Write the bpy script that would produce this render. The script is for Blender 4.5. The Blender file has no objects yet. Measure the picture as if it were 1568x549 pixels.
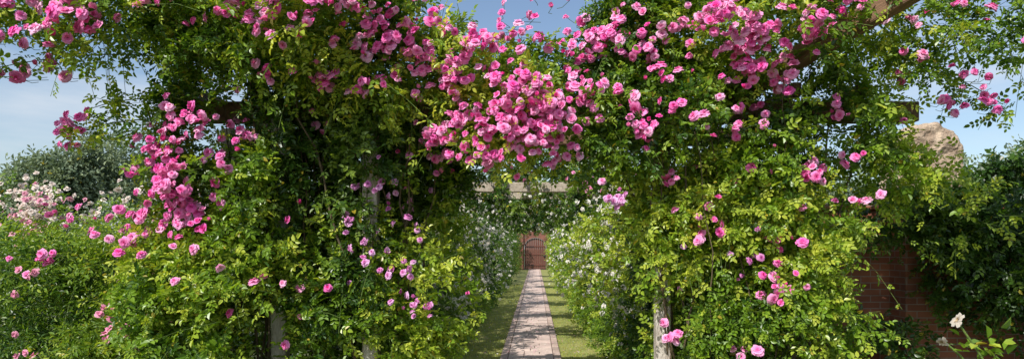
import bpy, math, numpy as np
from mathutils import noise, Vector
rng = np.random.default_rng(11)
S = bpy.context.scene
UP = np.array([0,0,1.0])
SUN_EL, SUN_AZ = math.radians(47), math.radians(213)   # azimuth clockwise from +Y : behind-left
sunv = np.array([math.sin(SUN_AZ)*math.cos(SUN_EL), math.cos(SUN_AZ)*math.cos(SUN_EL), math.sin(SUN_EL)])

# ------------------------------------------------------------------ helpers
def nz(a):
    return a/np.maximum(np.linalg.norm(a, axis=-1, keepdims=True), 1e-9)
def link(o, parent=None):
    S.collection.objects.link(o)
    if parent: o.parent = parent
    return o
def empty(name):
    e = bpy.data.objects.new(name, None); e.empty_display_size = .2
    return link(e)
def np_mesh(name, V, F, mat, col=None, parent=None, smooth=False):
    """V (n,3), F (m,k) constant-k faces"""
    V = np.asarray(V, np.float32); F = np.asarray(F, np.int32)
    me = bpy.data.meshes.new(name)
    k = F.shape[1]; m = len(F)
    me.vertices.add(len(V)); me.vertices.foreach_set('co', V.ravel())
    me.loops.add(m*k); me.loops.foreach_set('vertex_index', F.ravel())
    me.polygons.add(m); me.polygons.foreach_set('loop_start', np.arange(0, m*k, k, dtype=np.int32))
    me.polygons.foreach_set('loop_total', np.full(m, k, np.int32))
    me.polygons.foreach_set('use_smooth', np.full(m, smooth, bool))
    if col is not None:
        a = me.color_attributes.new('Col', 'FLOAT_COLOR', 'POINT')
        c = np.ones((len(V), 4), np.float32); c[:, :3] = col
        a.data.foreach_set('color', c.ravel())
    me.update(calc_edges=True)
    me.materials.append(mat)
    return link(bpy.data.objects.new(name, me), parent)

def box_arr(boxes):
    V=[];F=[]
    q=np.array([[0,3,2,1],[4,5,6,7],[0,1,5,4],[1,2,6,5],[2,3,7,6],[3,0,4,7]])
    for (x0,y0,z0,x1,y1,z1) in boxes:
        b=len(V)
        V += [(x0,y0,z0),(x1,y0,z0),(x1,y1,z0),(x0,y1,z0),(x0,y0,z1),(x1,y0,z1),(x1,y1,z1),(x0,y1,z1)]
        F += (q+b).tolist()
    return np.array(V,float),np.array(F)
def boxes(name, bl, mat, parent=None, bevel=0.0, col=None):
    V,F=box_arr(bl)
    c=None
    if col is not None: c=np.repeat(np.asarray(col),8,axis=0)
    o=np_mesh(name,V,F,mat,c,parent)
    if bevel:
        m=o.modifiers.new('b','BEVEL'); m.width=bevel; m.segments=2
    return o
def beam(name, p, q, w, h, mat, parent=None):
    p=np.array(p,float); q=np.array(q,float); d=q-p; L=np.linalg.norm(d); d/=L
    o=boxes(name,[(-w/2,0,-h/2,w/2,L,h/2)],mat,parent,0.012)
    o.rotation_mode='QUATERNION'
    o.rotation_quaternion=Vector(d).to_track_quat('Y','Z'); o.location=p
    return o

def tubes(name, lines, radii, mat, parent=None, k=5, col=None):
    V=[];F=[];C=[]; n=0
    for li,(pts,r) in enumerate(zip(lines,radii)):
        pts=np.asarray(pts,float); m=len(pts)
        r=np.broadcast_to(np.asarray(r,float),(m,))
        t=nz(np.gradient(pts,axis=0))
        ref=np.array([.31,.95,.1]); a=nz(np.cross(t,ref)); b=np.cross(t,a)
        ang=np.arange(k)*2*math.pi/k
        ring=pts[:,None]+r[:,None,None]*(np.cos(ang)[None,:,None]*a[:,None]+np.sin(ang)[None,:,None]*b[:,None])
        V.append(ring.reshape(-1,3))
        i=np.arange(m-1)[:,None]*k; j=np.arange(k)[None]; j2=(j+1)%k
        F.append(np.stack([i+j,i+j2,i+k+j2,i+k+j],-1).reshape(-1,4)+n)
        if col is not None: C.append(np.repeat(np.asarray(col[li])[None],m*k,0))
        n+=m*k
    return np_mesh(name,np.concatenate(V),np.concatenate(F),mat,np.concatenate(C) if col is not None else None,parent,True)

# ------------------------------------------------------------------ materials
def newmat(name):
    m=bpy.data.materials.new(name); m.use_nodes=True
    nt=m.node_tree; nt.nodes.clear()
    return m,nt,nt.nodes,nt.links
def leafy(name, trans=.3, rough=.42, spec=.45, tcol=(1.6,1.5,.5)):
    m,nt,N,L=newmat(name)
    at=N.new('ShaderNodeAttribute'); at.attribute_name='Col'
    mu=N.new('ShaderNodeMix'); mu.data_type='RGBA'; mu.blend_type='MULTIPLY'; mu.inputs[0].default_value=1
    L.new(at.outputs['Color'],mu.inputs[6]); mu.inputs[7].default_value=(*tcol,1)
    p=N.new('ShaderNodeBsdfPrincipled'); p.inputs['Roughness'].default_value=rough
    p.inputs['Specular IOR Level'].default_value=spec
    L.new(at.outputs['Color'],p.inputs['Base Color'])
    t=N.new('ShaderNodeBsdfTranslucent'); L.new(mu.outputs[2],t.inputs[0])
    mx=N.new('ShaderNodeMixShader'); mx.inputs[0].default_value=trans
    L.new(p.outputs[0],mx.inputs[1]); L.new(t.outputs[0],mx.inputs[2])
    o=N.new('ShaderNodeOutputMaterial'); L.new(mx.outputs[0],o.inputs[0])
    return m
def noisy(name, c1, c2, scale=4, rough=.85, bump=.3, detail=6, stretch=(1,1,1), attr=False):
    m,nt,N,L=newmat(name)
    tc=N.new('ShaderNodeTexCoord'); mp=N.new('ShaderNodeMapping'); mp.inputs['Scale'].default_value=stretch
    L.new(tc.outputs['Object'],mp.inputs[0])
    n=N.new('ShaderNodeTexNoise'); n.inputs['Scale'].default_value=scale; n.inputs['Detail'].default_value=detail
    n.inputs['Roughness'].default_value=.65
    L.new(mp.outputs[0],n.inputs[0])
    cr=N.new('ShaderNodeValToRGB'); cr.color_ramp.elements[0].position=.35; cr.color_ramp.elements[1].position=.68
    cr.color_ramp.elements[0].color=(*c1,1); cr.color_ramp.elements[1].color=(*c2,1)
    L.new(n.outputs[0],cr.inputs[0])
    p=N.new('ShaderNodeBsdfPrincipled'); p.inputs['Roughness'].default_value=rough
    src=cr.outputs[0]
    if attr:
        at=N.new('ShaderNodeAttribute'); at.attribute_name='Col'
        mu=N.new('ShaderNodeMix'); mu.data_type='RGBA'; mu.blend_type='MULTIPLY'; mu.inputs[0].default_value=1
        L.new(at.outputs['Color'],mu.inputs[6]); L.new(src,mu.inputs[7]); src=mu.outputs[2]
    L.new(src,p.inputs['Base Color'])
    b=N.new('ShaderNodeBump'); b.inputs['Strength'].default_value=bump; b.inputs['Distance'].default_value=.03
    n2=N.new('ShaderNodeTexNoise'); n2.inputs['Scale'].default_value=scale*6; n2.inputs['Detail'].default_value=5
    L.new(mp.outputs[0],n2.inputs[0]); L.new(n2.outputs[0],b.inputs['Height']); L.new(b.outputs[0],p.inputs['Normal'])
    o=N.new('ShaderNodeOutputMaterial'); L.new(p.outputs[0],o.inputs[0])
    return m
def brickmat(name,c1,c2,mortar,scale=1.0):
    m,nt,N,L=newmat(name)
    tc=N.new('ShaderNodeTexCoord'); sx=N.new('ShaderNodeSeparateXYZ'); L.new(tc.outputs['Object'],sx.inputs[0])
    ad=N.new('ShaderNodeMath'); ad.operation='ADD'; L.new(sx.outputs[0],ad.inputs[0]); L.new(sx.outputs[1],ad.inputs[1])
    cx=N.new('ShaderNodeCombineXYZ'); L.new(ad.outputs[0],cx.inputs[0]); L.new(sx.outputs[2],cx.inputs[1])
    b=N.new('ShaderNodeTexBrick'); L.new(cx.outputs[0],b.inputs[0])
    b.inputs['Scale'].default_value=scale; b.inputs['Brick Width'].default_value=.225; b.inputs['Row Height'].default_value=.075
    b.inputs['Mortar Size'].default_value=.006; b.inputs['Mortar Smooth'].default_value=.3
    b.inputs['Color1'].default_value=(*c1,1); b.inputs['Color2'].default_value=(*c2,1); b.inputs['Mortar'].default_value=(*mortar,1)
    n=N.new('ShaderNodeTexNoise'); n.inputs['Scale'].default_value=2.2; n.inputs['Detail'].default_value=8; L.new(tc.outputs['Object'],n.inputs[0])
    cr=N.new('ShaderNodeValToRGB'); cr.color_ramp.elements[0].position=.3; cr.color_ramp.elements[1].position=.7
    cr.color_ramp.elements[0].color=(.55,.52,.5,1); cr.color_ramp.elements[1].color=(1.2,1.15,1.1,1); L.new(n.outputs[0],cr.inputs[0])
    mu=N.new('ShaderNodeMix'); mu.data_type='RGBA'; mu.blend_type='MULTIPLY'; mu.inputs[0].default_value=1
    L.new(b.outputs[0],mu.inputs[6]); L.new(cr.outputs[0],mu.inputs[7])
    p=N.new('ShaderNodeBsdfPrincipled'); p.inputs['Roughness'].default_value=.9; L.new(mu.outputs[2],p.inputs['Base Color'])
    bu=N.new('ShaderNodeBump'); bu.inputs['Strength'].default_value=.6; bu.inputs['Distance'].default_value=.01; bu.invert=True
    L.new(b.outputs['Fac'],bu.inputs['Height']); L.new(bu.outputs[0],p.inputs['Normal'])
    o=N.new('ShaderNodeOutputMaterial'); L.new(p.outputs[0],o.inputs[0])
    return m

M_leaf=leafy('rose_leaf',.40,.36,.6,(1.4,1.3,.5))
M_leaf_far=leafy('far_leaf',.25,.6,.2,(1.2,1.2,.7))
M_petal=leafy('rose_petal',.30,.55,.25,(1.05,1.0,1.05))
M_cane=noisy('cane',(.06,.05,.025),(.16,.11,.06),20)
M_green=noisy('green_stem',(.08,.14,.02),(.15,.22,.04),30)
M_wood=noisy('weathered_wood',(.33,.27,.20),(.58,.50,.40),3,.85,.5,8,(6,.6,6))
M_brown=noisy('brown_beam',(.13,.07,.04),(.28,.165,.09),3,.8,.5,8,(6,.6,6))
M_post=noisy('limewashed_post',(.34,.28,.22),(.72,.67,.60),5,.85,.6,8,(3,3,.9))
M_brick=brickmat('old_red_brick',(.44,.175,.095),(.32,.12,.07),(.38,.32,.27))
M_brick2=brickmat('dark_red_brick',(.28,.10,.065),(.20,.07,.05),(.20,.16,.14))
M_stone=noisy('old_stone',(.28,.20,.14),(.66,.52,.38),5,.9,1.0)
M_soil=noisy('soil_and_turf',(.035,.045,.015),(.085,.10,.03),1.5,.95,.6)
M_lawn=noisy('lawn_turf',(.17,.20,.045),(.36,.34,.12),2.5,.95,.6)
M_grass=leafy('grass_blade',.3,.5,.3)
M_slab=noisy('path_slab',(.75,.72,.7),(1.1,1.08,1.05),4,.85,.4,8,(1,1,1),True)
M_joint=noisy('path_joint',(.24,.18,.15),(.36,.29,.25),8)
M_door=noisy('door_wood',(.10,.035,.025),(.18,.065,.04),3,.6,.3,6,(8,8,.6))
M_iron=noisy('iron',(.02,.02,.02),(.05,.05,.05),10,.5)

# ------------------------------------------------------------------ foliage
PAL={'rose':((.040,.110,.011),(.215,.36,.024),(.56,.62,.08)),
     'painted_shade':((.016,.050,.008),(.065,.145,.016),(.21,.31,.04)),  # darkened leaf green: shade put into the colour
     'bush':((.045,.115,.015),(.20,.33,.03),(.48,.56,.08)),
     'far_haze':((.13,.19,.12),(.21,.27,.17),(.30,.36,.21))}  # lightened and greyed: distance haze put into the leaf colour
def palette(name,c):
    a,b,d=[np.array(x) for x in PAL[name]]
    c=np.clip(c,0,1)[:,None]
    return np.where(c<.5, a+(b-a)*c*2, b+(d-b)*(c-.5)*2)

def shoots(blobs, clump=2.3, thr=-.15, front=.55, whip=.06, Lr=(.14,.36), zmin=.02):
    P=[];D=[];L=[]
    for (cx,cy,cz,rx,ry,rz,n) in blobs:
        n=int(n)
        d=nz(rng.normal(size=(n,3)))
        f=(d[:,1]>0)&(rng.random(n)<front); d[f,1]*=-1
        r=.35+.65*np.sqrt(rng.random(n))
        R=np.array([rx,ry,rz])
        p=np.array([cx,cy,cz])+d*r[:,None]*R
        nv=np.array([noise.noise(Vector((a*clump,b*clump,c*clump))) for a,b,c in p])
        keep=(nv>thr)|(r<.62)
        nb=np.array([noise.noise(Vector((a*1.3+9,b*1.3,c*1.3))) for a,b,c in p])
        p=p+d*R*(nb*.45)[:,None]
        keep&=(p[:,2]>zmin)
        o=nz(d/R)
        dd=nz(o*.8+rng.normal(size=(n,3))*.5+UP*.3)
        l=rng.uniform(Lr[0],Lr[1],n); w=rng.random(n)<whip; l[w]*=rng.uniform(1.6,2.6,w.sum())
        P.append(p[keep]);D.append(dd[keep]);L.append(l[keep])
    return np.concatenate(P),np.concatenate(D),np.concatenate(L)

def leaflets(name,B,A,Nn,l,w,col,mat,parent):
    A=nz(A); s=nz(np.cross(Nn,A)); n=np.cross(A,s)
    l=l[:,None]; w=w[:,None]
    f=n*w*.22
    V=np.stack([B, B+A*l*.27+s*w*.44+f, B+A*l*.66+s*w*.42+f*.8, B+A*l-n*l*.12, B+A*l*.66-s*w*.42+f*.8, B+A*l*.27-s*w*.44+f],1)
    m=len(B); base=np.arange(m)[:,None]*6
    F=np.stack([base+np.array([0,5,4,3]),base+np.array([0,3,2,1])],1).reshape(-1,4)
    C=np.repeat(col,6,axis=0)
    return np_mesh(name,V.reshape(-1,3),F,mat,C,parent)

def foliage(name,PDL,parent,pal='rose',mat=None,nleaf=7,ll=.05,ratio=.62,five=True,bias=0.0,stems=True,nlean=1.0):
    P,D,L=PDL; mat=mat or M_leaf; N=len(P)
    low=np.array([noise.noise(Vector((a*.9,b*.9,c*.9+5))) for a,b,c in P])
    t=(np.arange(nleaf)[None]+.4+rng.uniform(-.3,.3,(N,nleaf)))/nleaf
    drop=rng.uniform(.1,.55,N)
    pos=P[:,None]+D[:,None]*(L[:,None]*t)[...,None]-UP*(L[:,None]*drop[:,None]*t**2)[...,None]
    tan=nz(D[:,None]-UP*(2*drop[:,None]*t)[...,None])
    rv=rng.normal(size=(N,nleaf,3)); perp=nz(rv-(rv*tan).sum(-1,keepdims=True)*tan)
    d=nz(perp*.85+tan*.5-UP*.15)
    n=nz(UP*.3*nlean+sunv*.75+D[:,None]*.3+rng.normal(size=(N,nleaf,3))*.55)
    n=nz(n-(n*d).sum(-1,keepdims=True)*d); s=np.cross(n,d)
    sc=rng.uniform(.65,1.3,(N,nleaf,1))*(1.05-.3*t[...,None])
    R=ll*2.0*sc
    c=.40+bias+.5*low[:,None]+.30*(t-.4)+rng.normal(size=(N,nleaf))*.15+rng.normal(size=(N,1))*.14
    Bs=[];As=[];Ns=[];ls=[];cs=[]
    spec=[(1.0,0,1.1)]+([(.35,1,.85),(.35,-1,.85),(.72,1,1),(.72,-1,1)] if five else [(.4,1,.9),(.4,-1,.9)])
    for (rp,sd,k) in spec:
        Bs.append(pos+d*R*rp*.9); As.append((d*.45+s*sd*.9) if sd else d)
        Ns.append(n+rng.normal(size=n.shape)*.22); ls.append((ll*sc[...,0]*k*rng.uniform(.85,1.15,(N,nleaf))))
        cs.append(c+rng.normal(size=c.shape)*.05)
    B=np.concatenate([x.reshape(-1,3) for x in Bs]);A=np.concatenate([x.reshape(-1,3) for x in As]);Q=np.concatenate([x.reshape(-1,3) for x in Ns])
    l=np.concatenate([x.ravel() for x in ls]); cc=np.concatenate([x.ravel() for x in cs])
    col=palette(pal,cc)
    y=rng.random(len(col))<.012; col[y]=np.array([.55,.46,.05])*rng.uniform(.5,1,(y.sum(),1))
    o=leaflets(name,B,A,Q,l,l*ratio,col,mat,parent)
    if stems:
        tt=np.linspace(0,1,4)
        pts=P[:,None]+D[:,None]*(L[:,None]*tt)[...,None]-UP*(L[:,None]*drop[:,None]*tt**2)[...,None]
        a=nz(np.cross(D,np.array([.3,.9,.2])));b=np.cross(D,a); ang=np.arange(3)*2*math.pi/3
        ring=pts[:,:,None]+.0022*(np.cos(ang)[None,None,:,None]*a[:,None,None]+np.sin(ang)[None,None,:,None]*b[:,None,None])
        i=np.arange(3)[:,None]*3; j=np.arange(3)[None]; j2=(j+1)%3
        f=np.stack([i+j,i+j2,i+3+j2,i+3+j],-1).reshape(-1,4)
        F=(np.arange(N)[:,None,None]*12+f[None]).reshape(-1,4)
        np_mesh('shoots',ring.reshape(-1,3),F,M_green,None,parent,True)
    return o

# ------------------------------------------------------------------ roses
def rose_template(seed, rings, cols=3, rows=3):
    g=np.random.default_rng(seed); V=[];F=[];C=[];n=0
    for ri,(cnt,ang,Ln,W,cc) in enumerate(rings):
        for k in range(cnt):
            th=2*math.pi*(k+g.uniform(-.2,.2))/cnt+ri*.7
            a0=math.radians(ang+g.uniform(-8,8)); Lk=Ln*g.uniform(.88,1.1)
            er=np.array([math.cos(th),math.sin(th),0]); et=np.array([-math.sin(th),math.cos(th),0])
            vs=[]
            for i in range(rows):
                s=i/(rows-1)
                wv=W*(.3+.9*math.sin(math.pi*min(1,s*.62+.06)))
                if i==rows-1: wv*=.82
                for j in range(cols):
                    t=2*j/(cols-1)-1
                    a=a0*(.45+.75*s)
                    r=.06+Lk*s*math.sin(a)*.95; z=Lk*s*math.cos(a)
                    cup=-(t*t)*.16*(1-.4*s); zz=z+(t*t)*.10*(1-s)+g.uniform(-.03,.03)*s-(.07*s if i==rows-1 and t else 0)
                    vs.append(er*(r+cup)+et*t*wv*.5+UP*zz)
                    C.append(cc+.25*s+g.uniform(-.06,.06))
            V+=vs
            for i in range(rows-1):
                for j in range(cols-1):
                    F.append([n+i*cols+j,n+i*cols+j+1,n+(i+1)*cols+j+1,n+(i+1)*cols+j])
            n+=cols*rows
    return np.array(V),np.array(F),np.array(C)
FULL=[rose_template(i,[(7,84,.50,.46,.65),(6,62,.46,.42,.55),(6,40,.40,.36,.3),(5,22,.34,.28,.1),(3,8,.28,.2,-.1)]) for i in range(5)]
CUP=[rose_template(20+i,[(5,48,.5,.5,.4),(5,30,.46,.4,.2),(4,12,.4,.3,0)]) for i in range(2)]
BUD=[rose_template(40,[(3,14,.5,.42,.1),(2,5,.5,.3,0)])]
SMALL=[rose_template(60+i,[(5,78,.5,.55,.6),(4,40,.36,.42,.4)],3,2) for i in range(3)]
def blooms(name,P,D,size,c_in,c_out,parent,kinds,mix):
    """P,D positions / facing, size diameters, c_in,c_out per-bloom colours"""
    temps=[t for k in kinds for t in k]; probs=np.concatenate([[m/len(k)]*len(k) for k,m in zip(kinds,mix)])
    ch=rng.choice(len(temps),len(P),p=probs/probs.sum())
    Vs=[];Fs=[];Cs=[];off=0
    for ti,(V,F,C) in enumerate(temps):
        idx=np.where(ch==ti)[0]
        if not len(idx): continue
        z=nz(D[idx]); r=rng.normal(size=z.shape); x=nz(np.cross(r,z)); y=np.cross(z,x)
        s=size[idx][:,None,None]
        asp=rng.uniform(.8,1.15,(len(idx),1,1))
        W=P[idx][:,None]+s*(V[None,:,0:1]*x[:,None]*asp+V[None,:,1:2]*y[:,None]+V[None,:,2:3]*z[:,None])
        cc=np.clip(C,0,1)[None,:,None]
        K=c_in[idx][:,None]*(1-cc)+c_out[idx][:,None]*cc
        Vs.append(W.reshape(-1,3));Cs.append(K.reshape(-1,3))
        Fs.append((np.arange(len(idx))[:,None,None]*len(V)+F[None]).reshape(-1,4)+off); off+=len(idx)*len(V)
    return np_mesh(name,np.concatenate(Vs),np.concatenate(Fs),M_petal,np.concatenate(Cs),parent,True)
def pinks(n,shift=0.0,lilac=0.0):
    t=np.clip(rng.beta(1.2,1.9,n)+shift,0,1)[:,None]
    ci=np.array([.94,.06,.44])*(1-t)+np.array([.95,.34,.64])*t
    co=np.array([.98,.21,.61])*(1-t)+np.array([.98,.68,.85])*t
    if lilac: 
        ci=ci*(1-lilac)+np.array([.55,.18,.55])*lilac; co=co*(1-lilac)+np.array([.75,.48,.80])*lilac
    return ci,co

# ================================================================== GROUND, PATH
def sheet(name,x0,y0,x1,y1,z,mat):
    return np_mesh(name,[(x0,y0,z),(x1,y0,z),(x1,y1,z),(x0,y1,z)],[[0,1,2,3]],mat)
sheet('ground',-600,-100,600,1200,0,M_soil)
PX=-.07
sheet('lawn',-1.35,2,1.15,51.5,.004,M_lawn)
path=empty('garden_path')
np_mesh('bedding',[(PX-.45,2,.010),(PX+.45,2,.010),(PX+.45,51.8,.010),(PX-.45,51.8,.010)],[[0,1,2,3]],M_joint,None,path)
bl=[];cl=[]
y=3.0; row=0
while y<51.5:
    h=rng.uniform(.27,.34)
    xs=[-.33,-.33+rng.uniform(.2,.46),.33]
    if row%3==2: xs=[-.33,-.1,.13,.33]
    for a,b in zip(xs[:-1],xs[1:]):
        t=rng.uniform(.85,1.12); k=rng.random()
        bl.append((PX+a+.005,y+.005,.008,PX+b-.005,y+h-.005,.030+rng.uniform(0,.006)))
        cl.append(np.array([.66,.53,.47])*t*(1-k)+np.array([.62,.48,.43])*t*k)
    y+=h; row+=1
y=3.0
while y<51.5:
    for sx in(-1,1):
        bl.append((PX+sx*.385-.05,y+.004,.008,PX+sx*.385+.05,y+.216,.036+rng.uniform(0,.008)))
        cl.append(np.array([.56,.43,.37])*rng.uniform(.75,1.12))
    y+=.22
boxes('paving',bl,M_slab,path,.004,np.array(cl))
def grass(name,x0,x1,y0,y1,n,h,parent=None):
    x=rng.uniform(x0,x1,n); yy=y0+(y1-y0)*rng.random(n)**1.5
    B=np.stack([x,yy,np.full(n,.004)],1); d=nz(np.stack([rng.normal(size=n)*.5,rng.normal(size=n)*.5,np.ones(n)],1))
    s=nz(np.cross(d,rng.normal(size=(n,3)))); hh=(rng.uniform(.5,1.2,n)*h)[:,None]; w=hh*.09+.0015
    V=np.stack([B-s*w,B+s*w,B+d*hh],1).reshape(-1,3)
    F=np.arange(3*n).reshape(-1,3)
    c=np.stack([rng.uniform(.30,.50,n),rng.uniform(.36,.50,n),rng.uniform(.07,.14,n)],1)
    return np_mesh(name,V,F,M_grass,np.repeat(c,3,0),parent)
gt=empty('lawn_grass')
grass('blades_left',-1.4,PX-.42,8.5,30,20000,.03,gt)
grass('blades_right',PX+.42,1.15,8.5,30,14000,.03,gt)
# fallen petals
n=520; B=np.stack([rng.normal(size=n)*.62,8.7+14*rng.random(n)**1.4,np.full(n,.046)],1); a=rng.uniform(0,6.28,n)
u=np.stack([np.cos(a),np.sin(a),rng.normal(size=n)*.25],1)*.016; v=np.stack([-np.sin(a),np.cos(a),rng.normal(size=n)*.25],1)*.013
V=np.stack([B-u,B-v,B+u,B+v],1).reshape(-1,3); V[:,2]=np.maximum(V[:,2],.045)
c=np.where(rng.random((n,1))<.55,np.array([[.85,.8,.72]]),np.array([[.88,.4,.6]]))
np_mesh('fallen_petals',V,np.arange(4*n).reshape(-1,4),M_petal,np.repeat(c,4,0))

# ================================================================== PERGOLA
perg=empty('rose_pergola')
def post(x,y,w=.13,h=2.75,m=None):
    boxes('post',[(x-w/2,y-w/2,0,x+w/2,y+w/2,h)],m or M_post,perg,.012)
FP=[(-1.47,6.1,.84),(1.13,6.1,1.13),(-2.28,6.1,1.15)]
for (x,y) in [(-1.47,6.1),(1.13,6.1),(-2.28,6.1),(2.35,6.4),(-2.95,6.6),(-2.35,7.7),(2.35,7.7)]:
    post(x,y)
boxes('front_lintel',[(-3.3,6.22,2.76,3.5,6.38,2.94)],M_brown,perg,.01)
boxes('rear_lintel',[(-3.3,7.62,2.76,2.6,7.78,2.94)],M_brown,perg,.01)
for i,x in enumerate(np.arange(-3.1,3.4,.6)):
    boxes('rafter_%d'%i,[(x-.04,6.0,2.945,x+.04,7.85,3.06)],M_brown,perg,.008)
beam('corner_beam',(1.75,6.3,2.96),(4.6,2.75,4.46),.12,.17,M_brown,perg)
post(4.6,2.75,.14,4.35)
AY=[10.7,14.0,17.6,21.5,26,31,37]
for i,yy in enumerate(AY):
    zb=2.48 if i==0 else 2.605
    post(-1.5,yy,.12,zb-.003); post(1.3,yy,.12,zb-.003)
    boxes('cross_beam_%d'%i,[(-1.75,yy-.07,zb,1.55,yy+.07,zb+.15)],M_wood,perg,.01)

# ================================================================== CLIMBING ROSE (front)
r_can=empty('climbing_rose')          # canopy
canopy=[(-3.0,6.2,3.58,.6,.9,.48,320),(-2.4,5.9,3.62,.8,1.1,.50,560),(-1.7,5.9,3.58,.65,1.1,.50,500),
 (-.95,5.9,3.08,.6,.75,.38,400),(-.3,5.85,2.92,.6,.6,.40,400),(.25,5.95,3.05,.55,.65,.42,380),(.85,6.0,3.4,.6,.8,.6,480),
 (1.4,6.0,3.55,.8,.95,.6,560),(2.1,6.1,3.6,.8,.95,.50,440),(2.8,6.3,3.65,.7,.8,.38,200),(-.5,5.7,2.68,.5,.35,.3,220),(.0,5.7,2.68,.38,.35,.3,160),
 (.5,5.85,2.8,.45,.45,.42,260),(1.0,5.95,2.75,.5,.5,.42,330),(-2.2,5.6,3.25,.9,.35,.2,240),(-1.3,5.6,3.15,.4,.35,.22,120)]
pc=shoots(canopy,clump=1.8,thr=-.08)
sp=[(-3.5,5.5,3.42,.55,.5,.2,110),(-4.1,5.3,3.3,.5,.4,.16,60),(-3.3,5.6,3.62,.6,.5,.25,90),(-4.0,5.4,3.62,.6,.4,.16,60),(3.5,5.8,3.4,.5,.5,.32,80),(3.9,5.7,3.45,.5,.4,.3,80)]
psp=shoots(sp,thr=-.05,Lr=(.2,.42),whip=.12)
r_l=empty('climbing_rose')
left=[(-2.75,5.9,2.6,.42,.42,.5,240),(-2.65,5.9,1.9,.62,.5,.6,400),(-2.5,5.9,1.1,.85,.55,.7,580),(-2.5,5.95,.45,.8,.5,.55,340),
 (-1.75,6.15,1.2,.5,.45,.7,360),(-1.2,6.4,1.1,.45,.45,.9,380),(-1.2,6.6,1.95,.45,.4,.6,240),(-1.3,6.45,.4,.5,.45,.5,220),(-3.15,6.0,1.5,.4,.45,.6,200)]
pl=shoots(left,clump=1.8,thr=-.06)
rec=[(-2.0,6.8,2.5,.75,.35,.8,420),(-1.3,6.9,2.5,.6,.4,.75,380),(-.95,6.7,2.7,.5,.5,.35,180),(-1.6,6.55,2.8,.8,.3,.35,280),(-2.1,6.5,2.2,.5,.3,.5,200),(-1.6,6.6,2.2,.4,.3,.5,160),(-2.4,7.3,2.3,.9,.3,.8,240),(-2.2,6.6,1.2,.9,.2,1.0,260),
 (-2.28,5.98,2.5,.2,.16,.5,110),(-2.28,5.98,1.7,.2,.16,.5,110),(-1.47,5.98,2.4,.22,.16,.6,150),(-1.47,5.98,1.5,.22,.16,.5,120)]
pr=shoots(rec)
r_r=empty('climbing_rose')
right=[(1.65,6.05,1.95,.65,.5,.65,440),(1.6,6.15,1.0,.5,.5,.85,420),(2.1,6.0,1.2,.5,.45,.85,400),(1.9,5.9,2.55,.6,.45,.5,360),
 (1.25,6.1,2.3,.4,.4,.45,260),(1.2,6.05,1.6,.25,.3,.5,140),(2.65,6.1,2.65,.45,.45,.45,240),(2.45,6.2,1.9,.35,.4,.5,170),(2.5,6.2,1.0,.3,.4,.7,180),
 (3.1,6.3,2.3,.45,.4,.25,90),(3.75,6.3,1.95,.5,.4,.22,90),(1.9,6.0,.35,.85,.5,.5,340)]
prr=shoots(right,clump=1.8,thr=-.06)
rec2=[(2.0,7.0,2.2,.6,.3,.9,260),(1.5,6.9,1.4,.5,.25,1.2,260),(2.3,6.9,1.0,.5,.25,.9,220)]
prc=shoots(rec2)

# --- pink bloom clusters : x, z, rx, rz, n (metres on the front of the rose)
CL=[(-3.53,3.45,.05,.04,3),(-3.32,3.28,.14,.1,11),(-3.97,3.43,.1,.06,7),(-3.79,3.13,.2,.1,14),(-4.18,3.05,.1,.06,7),(-2.9,3.5,.1,.05,5),(-3.6,3.25,.25,.12,7),
(-2.3,3.5,.2,.09,14),(-1.95,3.42,.3,.13,24),(-2.13,2.99,.04,.04,3),(-1.74,2.97,.14,.06,8),(-1.87,2.68,.07,.05,3),(-1.45,3.44,.35,.16,44),(-1.26,3.18,.16,.1,12),
(-2.74,2.62,.14,.12,24),(-3.0,2.41,.14,.1,20),(-2.45,2.57,.1,.1,11),(-2.9,2.13,.18,.22,52),(-2.82,1.84,.1,.12,22),(-3.37,2.23,.1,.08,6),(-3.26,1.88,.14,.1,14),
(-3.37,1.66,.12,.06,8),(-3.76,2.55,.12,.1,14),(-3.76,1.86,.1,.08,7),(-3.95,1.52,.14,.05,7),(-.95,3.1,.12,.1,20),(-.68,2.97,.17,.15,32),(-.45,3.23,.14,.1,24),
(-.16,2.81,.24,.18,38),(.1,2.78,.14,.2,28),(-.37,2.55,.32,.18,38),(.05,2.5,.2,.16,32),(-.78,2.5,.16,.14,26),(-.37,2.32,.14,.07,12),(.13,2.33,.08,.06,8),
(.42,2.85,.07,.12,12),(.58,3.31,.14,.08,22),(.74,2.68,.1,.08,6),(.87,2.5,.12,.1,12),(.95,3.31,.12,.1,10),(1.03,2.97,.08,.05,5),(1.39,3.36,.18,.13,40),
(1.66,3.23,.15,.15,40),(1.68,3.02,.08,.14,20),(1.95,2.94,.09,.08,11),(2.08,3.26,.12,.11,22),(2.26,3.52,.14,.07,14),(1.63,2.55,.05,.05,3),(1.8,2.63,.05,.04,2),
(2.26,2.23,.1,.07,10),(2.53,2.7,.08,.1,6),(2.66,2.34,.06,.05,3),(3.2,3.48,.2,.08,8),(3.37,2.78,.12,.08,10),(3.1,3.13,.1,.1,5),(3.7,2.8,.08,.06,4),(2.8,2.0,.1,.08,5),
(1.37,1.78,.07,.09,7),(1.1,2.18,.07,.06,4),(2,1.66,.08,.04,4),(2,1.3,.1,.1,14),(1.13,.86,.08,.07,6),(1.8,.75,.1,.05,5),(-.1,3.35,.4,.12,14),(1.5,2.1,.6,.4,8),(-1.9,1.9,.5,.5,7),
(-2.2,1.2,.6,.3,5),(.3,3.3,.25,.15,12),(3.6,3.1,.25,.2,6),(-1.3,2.9,.5,.2,8),(-1.0,3.35,.25,.1,18),(.4,3.5,.4,.08,16),(2.5,3.45,.3,.1,12),(-1.9,3.2,.5,.15,14),(.6,3.0,.5,.2,12),(1.2,2.7,.4,.2,8),(-.1,2.7,.8,.3,30)]
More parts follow.
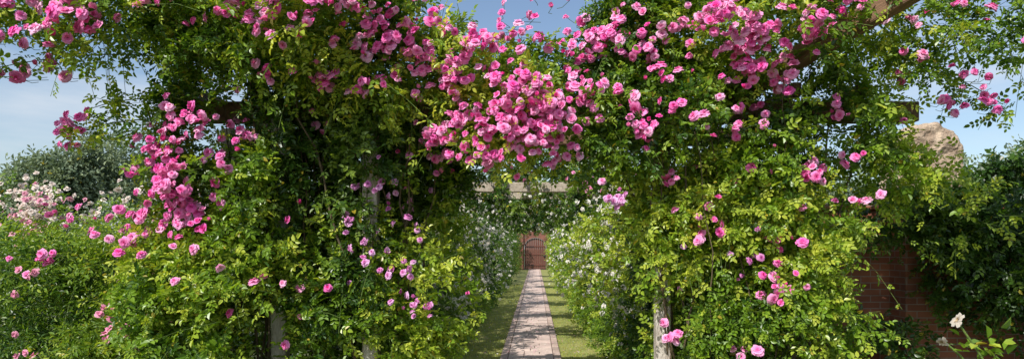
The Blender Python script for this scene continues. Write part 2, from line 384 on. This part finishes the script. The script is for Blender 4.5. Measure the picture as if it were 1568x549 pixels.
LIL=[(.66,2.02,.12,.06,9),(-1.3,2.1,.14,.12,12),(-1.6,1.82,.08,.06,5),(-1.17,1.42,.14,.1,8),(-1.03,1.13,.16,.08,12),(-1.4,1.55,.1,.08,6),(-1.15,1.85,.2,.3,8),(1.6,1.5,.4,.4,8)]
SH=[pc,psp,pl,pr,prr]
def mid(s): return s[0]+s[1]*s[2][:,None]*.6
allP=np.concatenate([mid(s) for s in SH])
def on_front(x,z):
    y=np.empty(len(x))
    for i,(a,b) in enumerate(zip(x,z)):
        m=(np.abs(allP[:,0]-a)<.13)&(np.abs(allP[:,2]-b)<.13)
        yy=allP[m,1]
        y[i]=np.percentile(yy,10)-.07 if len(yy)>4 else 5.5
    return y
BP=[]
def clusters(name,CL,parent,shift=0,lilac=0,size=(.058,.1),mult=1.2):
    X=[];Z=[];sz=[]
    for (x,z,rx,rz,n) in CL:
        n=int(round(n*mult))
        w=rng.uniform(.3,1.45,n)
        a=rng.normal(size=n)*rx*.84*w; b=rng.normal(size=n)*rz*.84*w
        X.append(x+a);Z.append(z+b); sz.append(rng.uniform(*size,n)*(1.22 if x<-3.1 and z>2.9 else 1))
    X=np.concatenate(X);Z=np.concatenate(Z);sz=np.concatenate(sz)
    y=on_front(X,Z)+rng.uniform(-.06,.10,len(X))
    P=np.stack([X,y,Z],1)
    for _ in range(14):
        d=P[:,None]-P[None]; q=np.linalg.norm(d,axis=-1)+np.eye(len(P))*9
        ov=np.clip((sz[:,None]+sz[None])*.40-q,0,None); P+= (d/q[...,None]*ov[...,None]*.4).sum(1)
    D=nz(np.array([-.3,-.75,.5])+rng.normal(size=P.shape)*.45)
    ci,co=pinks(len(P),shift,lilac)
    blooms(name,P,D,sz,ci,co,parent,[FULL,CUP,BUD],[.72,.2,.08])
    BP.append(P)
    return P
bp=clusters('pink_blooms',CL,r_can)
clusters('lilac_blooms',LIL,r_l,.1,.5,(.05,.078))
BP=np.concatenate(BP)
def clear(s,keep=.16):
    ok=np.ones(len(s[0]),bool)
    for f in (.0,.5,1.0):
        q=s[0]+s[1]*s[2][:,None]*f
        for a in range(0,len(q),1000):
            c=q[a:a+1000]
            h=(np.abs(c[:,None,0]-BP[None,:,0])<.068)&(np.abs(c[:,None,2]-BP[None,:,2])<.068)&(c[:,None,1]<BP[None,:,1]+.05)
            ok[a:a+1000]&=~h.any(1)
    ok|=rng.random(len(ok))<keep
    # the feet of the front posts are kept bare
    for (px,_,zt) in FP:
        for f in (.0,.5,1.0):
            q=s[0]+s[1]*s[2][:,None]*f
            ok&=~((np.abs(q[:,0]-px)<.12)&(q[:,2]<zt)&(q[:,1]<6.15))
    return tuple(x[ok] for x in s)
pc,psp,pl,pr,prr=[clear(s) for s in SH]
foliage('leaves',pc,r_can,bias=.07); foliage('spray_leaves',psp,r_can,bias=.06)
foliage('leaves',pl,r_l,bias=.08); foliage('shaded_leaves',pr,r_l,'painted_shade',bias=.05); foliage('leaves',prr,r_r,bias=.15)  # shaded_leaves: darker palette paints in the gloom under the canopy
foliage('shaded_leaves',prc,r_r,'painted_shade',bias=0)  # same painted shade behind the right column

def canes(specs,parent,name='canes'):
    ls=[];rs=[]
    for (x,y,n,sx,top,r0) in specs:
        for i in range(n):
            m=14; t=np.linspace(0,1,m); x0=x+rng.normal()*sx; y0=y+rng.normal()*.1
            w=np.cumsum(rng.normal(size=(m,2))*.035,axis=0); lean=rng.normal()*.3
            pts=np.stack([x0+w[:,0]+lean*t*t,y0+w[:,1]-.25*t*t*rng.random(),t*top*rng.uniform(.8,1.1)],1)
            ls.append(pts); rs.append(r0*rng.uniform(.6,1.3)*(1.1-.6*t))
    tubes(name,ls,rs,M_cane,parent)
canes([(-2.4,6.15,14,.25,3.1,.011),(-1.45,6.2,12,.2,3.0,.012),(-2.9,6.2,8,.2,3,.01)],r_l)
canes([(1.3,6.15,12,.18,3.0,.011),(1.8,5.92,10,.2,3.0,.010),(2.3,6.15,14,.25,3.1,.012)],r_r)
ls=[np.stack([p,p+np.array([rng.normal()*.04,.1,-.02]),p+np.array([rng.normal()*.06,.24,.02])]) for p in bp]
tubes('flower_stalks',ls,[.0025]*len(ls),M_green,r_can,3)
ls=[]
for (a,b,c) in [((-2.9,6,3.3),(-3.4,5.6,3.5),(-3.95,5.4,3.35)),((-2.9,6,3.2),(-3.4,5.6,3.3),(-4.3,5.4,3.02)),((-2.8,6,2.7),(-3.3,5.7,2.75),(-3.8,5.5,2.52)),((-2.8,6,2.8),(-3.2,5.7,2.95),(-3.6,5.5,2.72)),
                ((3,6,3.3),(3.4,5.8,3.2),(3.9,5.7,2.8)),((2.6,6,3.4),(3.0,5.7,3.4),(3.5,5.6,2.8))]:
    t=np.linspace(0,1,10)[:,None]; a,b,c=map(np.array,(a,b,c)); ls.append(a*(1-t)**2+2*b*t*(1-t)+c*t*t)
tubes('arching_canes',ls,[np.linspace(.008,.003,10)]*len(ls),M_green,r_can)
P=[];D=[];L=[]
for l in ls:
    for k in range(22):
        i=rng.integers(1,10); P.append(l[i]+rng.normal(size=3)*.03); D.append(nz(rng.normal(size=3)+np.array([0,0,.2]))); L.append(rng.uniform(.06,.2))
for k in range(60):
    f=rng.uniform(.02,.6); P.append(np.array([1.75,6.3,2.96])*(1-f)+np.array([4.6,2.75,4.46])*f+rng.normal(size=3)*.07+UP*.07); D.append(nz(rng.normal(size=3)+np.array([0,-.3,-.1]))); L.append(rng.uniform(.08,.25))
foliage('arching_leaves',(np.array(P),np.array(D),np.array(L)),r_can,nleaf=4)

# ================================================================== TUNNEL (white roses)
def side_blobs(x,rx,y0,y1,h,n,step=.9):
    out=[];y=y0
    while y<y1:
        out.append((x+rng.normal()*.06,y,h*.32,rx*rng.uniform(.85,1.1),.7,h*.42,n)); out.append((x+rng.normal()*.06,y+.4,h*.72,rx*rng.uniform(.8,1.1),.7,h*.34,n)); y+=step
    return out
r_w=empty('white_climbing_rose')
tl=shoots(side_blobs(-1.8,.52,8.2,17,2.6,105),front=.3); foliage('leaves',tl,r_w,'painted_shade',bias=.22,ll=.055)  # left wall coloured darker than the right, painting its shaded side
tl2=shoots(side_blobs(-1.65,.5,17,51,2.6,55,1.6),front=.3); foliage('far_leaves',tl2,r_w,'painted_shade',nleaf=6,ll=.09,five=False,stems=False,bias=.12)
r_w2=empty('white_climbing_rose')
tr=shoots(side_blobs(1.5,.52,7.8,17,2.6,115),front=.3); foliage('leaves',tr,r_w2,bias=.14,ll=.055)
tr2=shoots(side_blobs(1.42,.5,17,51,2.6,55,1.6),front=.3); foliage('far_leaves',tr2,r_w2,nleaf=6,ll=.09,five=False,stems=False,bias=.05)
r_w3=empty('white_climbing_rose')
ob=[]
for i,yy in enumerate(AY):
    for x in(-1.15,-.5,.3,1.0):
        if i==0: ob.append((x,yy+.45,2.98+rng.normal()*.04,.45,.35,.2,60)); continue
        ob.append((x+rng.normal()*.1,yy+.2,2.80+rng.normal()*.06,.5,.6,.32,85))
ob+=[(-1.35,10.5,2.55,.25,.2,.2,34),(.9,10.5,2.6,.35,.2,.2,44),(1.25,10.5,2.4,.3,.25,.3,40),(-.45,10.52,2.68,.3,.12,.07,14)]
to=shoots(ob,whip=0); foliage('arch_leaves',to,r_w3,'painted_shade',nleaf=6,ll=.07,stems=False,bias=.06)  # overhead leaves darkened in colour to paint the tunnel's shade
def scatter(name,src,n,parent,size,sel,cin,cout,var=.12,dirb=(0,-.5,.4),off=(0,0,0),per=5,sp=.13):
    P0=src[0][sel(src[0])]; i=rng.integers(0,len(P0),n)
    cen=P0[i[:max(1,n//per)]]; P=cen[rng.integers(0,len(cen),n)]+rng.normal(size=(n,3))*sp+np.array(off)
    P[:,2]=np.maximum(P[:,2],.06)
    D=nz(np.array(dirb)+rng.normal(size=(n,3))*.5); v=rng.uniform(1-var,1,(n,1))
    blooms(name,P,D,rng.uniform(*size,n),np.array(cin)*v,np.array(cout)*v,parent,[SMALL],[1])
W1,W2=(.80,.75,.60),(.92,.90,.84)
scatter('white_blooms',tl,620,r_w,(.055,.085),lambda p:(p[:,0]>-1.55)&(p[:,2]>.6),W1,W2,dirb=(.7,-.5,.3),off=(.12,0,0))
scatter('white_blooms',tl2,400,r_w,(.07,.11),lambda p:(p[:,0]>-1.5)&(p[:,1]<34),W1,W2,dirb=(.7,-.5,.3),off=(.12,0,0))
scatter('white_blooms',tr,560,r_w2,(.055,.085),lambda p:(p[:,0]<1.3)&(p[:,2]>.6),W1,W2,dirb=(-.7,-.5,.3),off=(-.10,0,0))
scatter('white_blooms',tr2,340,r_w2,(.07,.11),lambda p:(p[:,0]<1.3)&(p[:,1]<34),W1,W2,dirb=(-.7,-.5,.3),off=(-.12,0,0))
scatter('white_blooms',to,560,r_w3,(.055,.085),lambda p:(p[:,2]<2.9)&(p[:,1]>12),W1,W2,off=(0,-.15,-.08))
scatter('pink_blooms',to,40,r_w3,(.06,.09),lambda p:(p[:,1]<12),(.85,.14,.4),(.94,.45,.66),off=(0,-.25,-.1))
ed=empty('border_edging_plants')
eb=[]
for yy in np.arange(8.5,32,.55):
    eb.append((-1.38+rng.normal()*.05,yy,.14,.18,.35,.2,28)); eb.append((1.12+rng.normal()*.05,yy,.14,.18,.35,.2,28))
foliage('leaves',shoots(eb,Lr=(.06,.16)),ed,'bush',five=False,nleaf=6,ll=.045,stems=False)

# ================================================================== LEFT: bush, rose hedge, distant trees
bu=empty('garden_shrub')
bb=[(-4.6,7.1,.82,.9,.7,.88,600),(-3.75,6.9,.85,.7,.7,.95,500),(-5.5,7.3,.82,.9,.7,.88,500),(-6.4,7.6,.8,.9,.7,.88,340),(-3.3,7.2,1.2,.5,.6,.75,240),(-5.0,8.2,.95,1.5,.6,.92,340)]
pb=shoots(bb,Lr=(.2,.5),whip=.1,clump=1.6,thr=-.05); foliage('leaves',pb,bu,'bush',nleaf=12,ll=.058,ratio=.40,five=False,bias=-.0)
scatter('pink_blooms',pb,110,bu,(.065,.09),lambda p:(p[:,1]<6.7),(.85,.14,.34),(.94,.45,.60),dirb=(-.1,-.8,.4),off=(0,-.25,0),per=6,sp=.09)
hd=empty('rambling_rose_hedge')
hb=[(x,11+rng.normal()*.2,1.3,1.0,.8,1.25+rng.normal()*.08,240) for x in np.arange(-13,-3.5,1.1)]
ph=shoots(hb); foliage('leaves',ph,hd,'rose',nleaf=7,ll=.07,five=False,stems=False)
scatter('cream_blooms',ph,1200,hd,(.07,.12),lambda p:(p[:,2]>2.0)&(p[:,1]<11.2),(.82,.62,.50),(.88,.80,.72),.2,(0,-.6,.6),off=(0,-.2,.05),per=9,sp=.18)
scatter('pink_blooms',ph,300,hd,(.07,.11),lambda p:(p[:,2]>1.8)&(p[:,1]<11.2),(.8,.2,.36),(.9,.5,.6),.2,(0,-.6,.6),off=(0,-.2,.05),per=9,sp=.2)
hr=empty('rambling_rose_hedge')
hb=[(x,10.5+rng.normal()*.2,1.2,1.0,.7,1.2+rng.normal()*.1,170) for x in np.arange(3.2,12,1.1)]
foliage('leaves',shoots(hb),hr,'rose',nleaf=7,ll=.07,five=False,stems=False)

def tree(x,y,h,cr,n,parent):
    tr=[];rr=[]
    t=np.linspace(0,1,8)[:,None]; base=np.array([x,y,0.]); top=np.array([x+rng.normal()*.4,y,h*.8])
    tr.append(base+(top-base)*t+np.concatenate([rng.normal(size=(8,2))*.1,np.zeros((8,1))],1)); rr.append(np.linspace(.3,.06,8)*h/8)
    bl=[]
    for k in range(11):
        f=rng.uniform(.3,.95); s=base+(top-base)*f; a=rng.uniform(0,6.28); e=s+np.array([math.cos(a)*cr*(1.15-f*.6),math.sin(a)*cr*(1.15-f*.6),h*.16])
        tr.append(s+(e-s)*np.linspace(0,1,5)[:,None]); rr.append(np.linspace(.09,.02,5)*h/8)
        q=cr*rng.uniform(.34,.55); bl.append((*e,q,q,q*.75,n))
    tubes('trunk',tr,rr,M_cane,parent)
    return bl
dt=empty('distant_trees'); bl=[]
for (x,y,h,c) in [(-34,40,6.4,2.6),(-30.5,42,5.8,2.4),(-27,39,6.8,2.2),(-24.6,41,8.2,2.6),(-21,43,7.0,2.5),(-38,41,6.2,2.6),(-17,44,6.5,2.4),(30,40,7.5,3),(26,42,7,2.6),(35,43,7.5,3),(21,44,6.6,2.5)]:
    bl+=tree(x,y,h,c,55,dt)
foliage('foliage',shoots(bl,clump=.6,thr=-.3,Lr=(.5,1.2),whip=.03),dt,'far_haze',M_leaf_far,nleaf=7,ll=.24,five=False,stems=False,bias=.1)
hg=empty('clipped_hedge')
foliage('leaves',shoots([(x,34,1.4,2.2,1.2,2.2,140) for x in list(np.arange(-42,-4,2.6))+list(np.arange(5,40,2.6))],clump=.8,Lr=(.3,.7)),hg,'far_haze',M_leaf_far,nleaf=7,ll=.2,five=False,stems=False)

# ================================================================== RIGHT: wall, pier, shaded shrubs
gw=empty('brick_garden_wall')
boxes('wall',[(3.35,8.0,0,12,8.3,2.05)],M_brick,gw,.006)
boxes('coping',[(3.3,7.96,2.053,12,8.34,2.12)],M_brick,gw,.015)
pi=empty('stone_gate_pier')
prof=[(-.33,0),(.33,0),(.33,2.55),(.30,2.75),(.20,2.93),(.05,3.03),(-.08,3.05),(-.2,2.98),(-.30,2.8),(-.33,2.55)]
PXX=4.55
V=[(PXX+a,7.72,b) for a,b in prof]+[(PXX+a,8.38,b) for a,b in prof]; n=len(prof)
me=bpy.data.meshes.new('pier_body'); me.from_pydata(V,[],[list(range(n)),list(range(2*n-1,n-1,-1))]+[[i,i+n,(i+1)%n+n,(i+1)%n] for i in range(n)])
me.materials.append(M_stone); o=link(bpy.data.objects.new('pier_body',me),pi)
m=o.modifiers.new('b','BEVEL'); m.width=.05; m.segments=3
m=o.modifiers.new('r','REMESH'); m.mode='VOXEL'; m.voxel_size=.025
tx=bpy.data.textures.new('rough','CLOUDS'); tx.noise_scale=.16
m=o.modifiers.new('d','DISPLACE'); m.texture=tx; m.strength=.09
boxes('brick_base',[(PXX-.40,7.65,0,PXX+.40,8.45,2.1)],M_brick,pi,.01)
sh=empty('shaded_shrub')
sb=[(4.7,7.2,1.35,.45,.35,.55,270),(5.3,7.1,1.5,.6,.4,.6,380),(6.1,7.1,1.5,.7,.4,.7,400),(4.1,7.45,1.95,.6,.25,.25,150),(5.4,7.5,2.2,.6,.4,.35,200),(4.6,7.4,2.1,.4,.2,.25,90),(5.6,7.0,.7,.9,.3,.3,130),(3.7,7.3,.5,.4,.25,.3,60)]
ps=shoots(sb); foliage('leaves',ps,sh,'painted_shade',ll=.06,bias=.03)  # shade on this shrub is also painted into its leaf colour

# ================================================================== END WALL AND DOOR
ew=empty('brick_end_wall')
yw=52.0; hw=.85; sp_=1.7
xc=-.02
def arch_wall():
    k=14; arc=[(xc+hw*math.cos(a),sp_+hw*math.sin(a)*.85) for a in np.linspace(math.pi,0,k)]
    top=[(xc-hw+2*hw*i/(k-1),3.1) for i in range(k)]
    V=[];F=[]
    for y in (yw,yw+.35):
        V+=[(a,y,b) for a,b in arc]+[(a,y,b) for a,b in top]
    for i in range(k-1):
        F.append([i,i+1,k+i+1,k+i]); F.append([2*k+i,3*k+i,3*k+i+1,2*k+i+1]); F.append([i,2*k+i,2*k+i+1,i+1])
        F.append([k+i,k+i+1,3*k+i+1,3*k+i])
    np_mesh('arch_head',V,F,M_brick2,None,ew)
arch_wall()
boxes('wall',[(-22,yw,0,xc-hw,yw+.35,3.1),(xc+hw,yw,0,22,yw+.35,3.1)],M_brick2,ew)
boxes('coping',[(-22,yw-.05,3.103,22,yw+.4,3.2)],M_stone,ew,.01)
boxes('piers',[(xc-hw-.5,yw-.15,0,xc-hw-.05,yw-.003,2.9),(xc+hw+.05,yw-.15,0,xc+hw+.5,yw-.003,2.9)],M_brick2,ew,.01)
ad=empty('arched_door')
V=[];F=[];np_=10
for i in range(np_):
    a=xc-hw+.04+i*(2*hw-.08)/np_; b=a+(2*hw-.08)/np_-.012
    def zt(x): 
        q=max(0,1-((x-xc)/hw)**2); return sp_+hw*.85*math.sqrt(q)-.02
    n0=len(V)
    for y in(yw+.12,yw+.18): V+=[(a,y,.03),(b,y,.03),(b,y,zt(b)),(a,y,zt(a))]
    F+=[[n0,n0+1,n0+2,n0+3],[n0+4,n0+7,n0+6,n0+5],[n0,n0+4,n0+5,n0+1],[n0+1,n0+5,n0+6,n0+2],[n0+3,n0+2,n0+6,n0+7],[n0,n0+3,n0+7,n0+4]]
np_mesh('planks',V,F,M_door,None,ad)
boxes('rails',[(xc-hw+.05,yw+.08,z,xc+hw-.05,yw+.117,z+.12) for z in(.3,1.1,1.7)],M_door,ad,.005)
boxes('hinges_and_latch',[(xc-hw+.06,yw+.06,.34,xc-.1,yw+.077,.38),(xc-hw+.06,yw+.06,1.74,xc-.1,yw+.077,1.78),(xc+hw-.25,yw+.03,1.0,xc+hw-.1,yw+.077,1.1)],M_iron,ad)

# ================================================================== FOREGROUND FLOWER (bottom right)
fd=empty('white_garden_flower')
st=[([1.62,2.0,0],[1.6,2.0,.9],[1.24,2.0,1.38]),([1.62,2.0,0],[1.5,2.0,1.1],[1.21,2.02,1.325]),([1.65,2,0],[1.66,2,.8],[1.5,2,1.3])]
ls=[]
for a,b,c in st:
    t=np.linspace(0,1,14)[:,None]; a,b,c=map(np.array,(a,b,c)); ls.append(a*(1-t)**2+2*b*t*(1-t)+c*t*t)
tubes('stems',ls,[np.linspace(.005,.003,14)]*3,M_green,fd,8)
P=[];D=[];L=[]
for l in ls:
    for k in range(18):
        i=rng.integers(2,13); P.append(l[i]); D.append(nz(rng.normal(size=3)+np.array([0,0,.4]))); L.append(.05)
foliage('leaves',(np.array(P),np.array(D),np.array(L)),fd,nleaf=3,ll=.04,five=False,stems=False,bias=.0)
DA=[rose_template(80+i,[(9,60,.55,.3,.7),(7,30,.3,.2,.1)]) for i in range(2)]
Pf=np.array([[1.235,1.99,1.39],[1.20,2.01,1.33],[1.5,2,1.26]]); Df=nz(np.array([[-.8,-.1,.35],[-.5,-.3,-.6],[0,-.4,.6]]))
blooms('flower_heads',Pf,Df,np.array([.042,.042,.03]),np.array([[.45,.3,.1]]*3),np.array([[.72,.66,.56]]*3),fd,[DA],[1])

# ================================================================== LIGHT, SKY, CAMERA
w=bpy.data.worlds.new('World'); S.world=w; w.use_nodes=True
N=w.node_tree.nodes; L=w.node_tree.links
bg=N['Background']; bg.inputs[1].default_value=.15
sk=N.new('ShaderNodeTexSky'); sk.sky_type='NISHITA'; sk.sun_disc=False; sk.sun_elevation=SUN_EL; sk.sun_rotation=SUN_AZ
sk.air_density=1.0; sk.dust_density=1.2; sk.ozone_density=1.2
tc=N.new('ShaderNodeTexCoord'); mp=N.new('ShaderNodeMapping'); mp.inputs['Scale'].default_value=(1.2,1.2,6)
nn=N.new('ShaderNodeTexNoise'); nn.inputs['Scale'].default_value=2.2; nn.inputs['Detail'].default_value=8; nn.inputs['Roughness'].default_value=.6
L.new(tc.outputs['Generated'],mp.inputs[0]); L.new(mp.outputs[0],nn.inputs[0])
cr=N.new('ShaderNodeValToRGB'); cr.color_ramp.elements[0].position=.42; cr.color_ramp.elements[1].position=.8
cr.color_ramp.elements[0].color=(0,0,0,1); cr.color_ramp.elements[1].color=(.65,.65,.65,1); L.new(nn.outputs[0],cr.inputs[0])
mx=N.new('ShaderNodeMix'); mx.data_type='RGBA'; L.new(cr.outputs[0],mx.inputs[0]); L.new(sk.outputs[0],mx.inputs[6]); mx.inputs[7].default_value=(5.6,5.8,6.1,1)
L.new(mx.outputs[2],bg.inputs[0])
sd=bpy.data.lights.new('sun','SUN'); sd.energy=5; sd.angle=math.radians(.5); sd.color=(1,.96,.90)
so=link(bpy.data.objects.new('sun',sd)); so.rotation_mode='QUATERNION'; so.rotation_quaternion=Vector(sunv).to_track_quat('Z','Y'); so.location=(-5,-8,12)
cd=bpy.data.cameras.new('camera'); cam=link(bpy.data.objects.new('camera',cd)); S.camera=cam
cam.location=(0,0,1.6); cam.rotation_euler=(math.pi/2,0,0)
cd.lens=24; cd.sensor_width=36; cd.shift_x=-.023; cd.shift_y=.0673; cd.clip_end=3000; cd.clip_start=.05
S.view_settings.view_transform='Standard'; S.view_settings.look='None'; S.view_settings.exposure=0
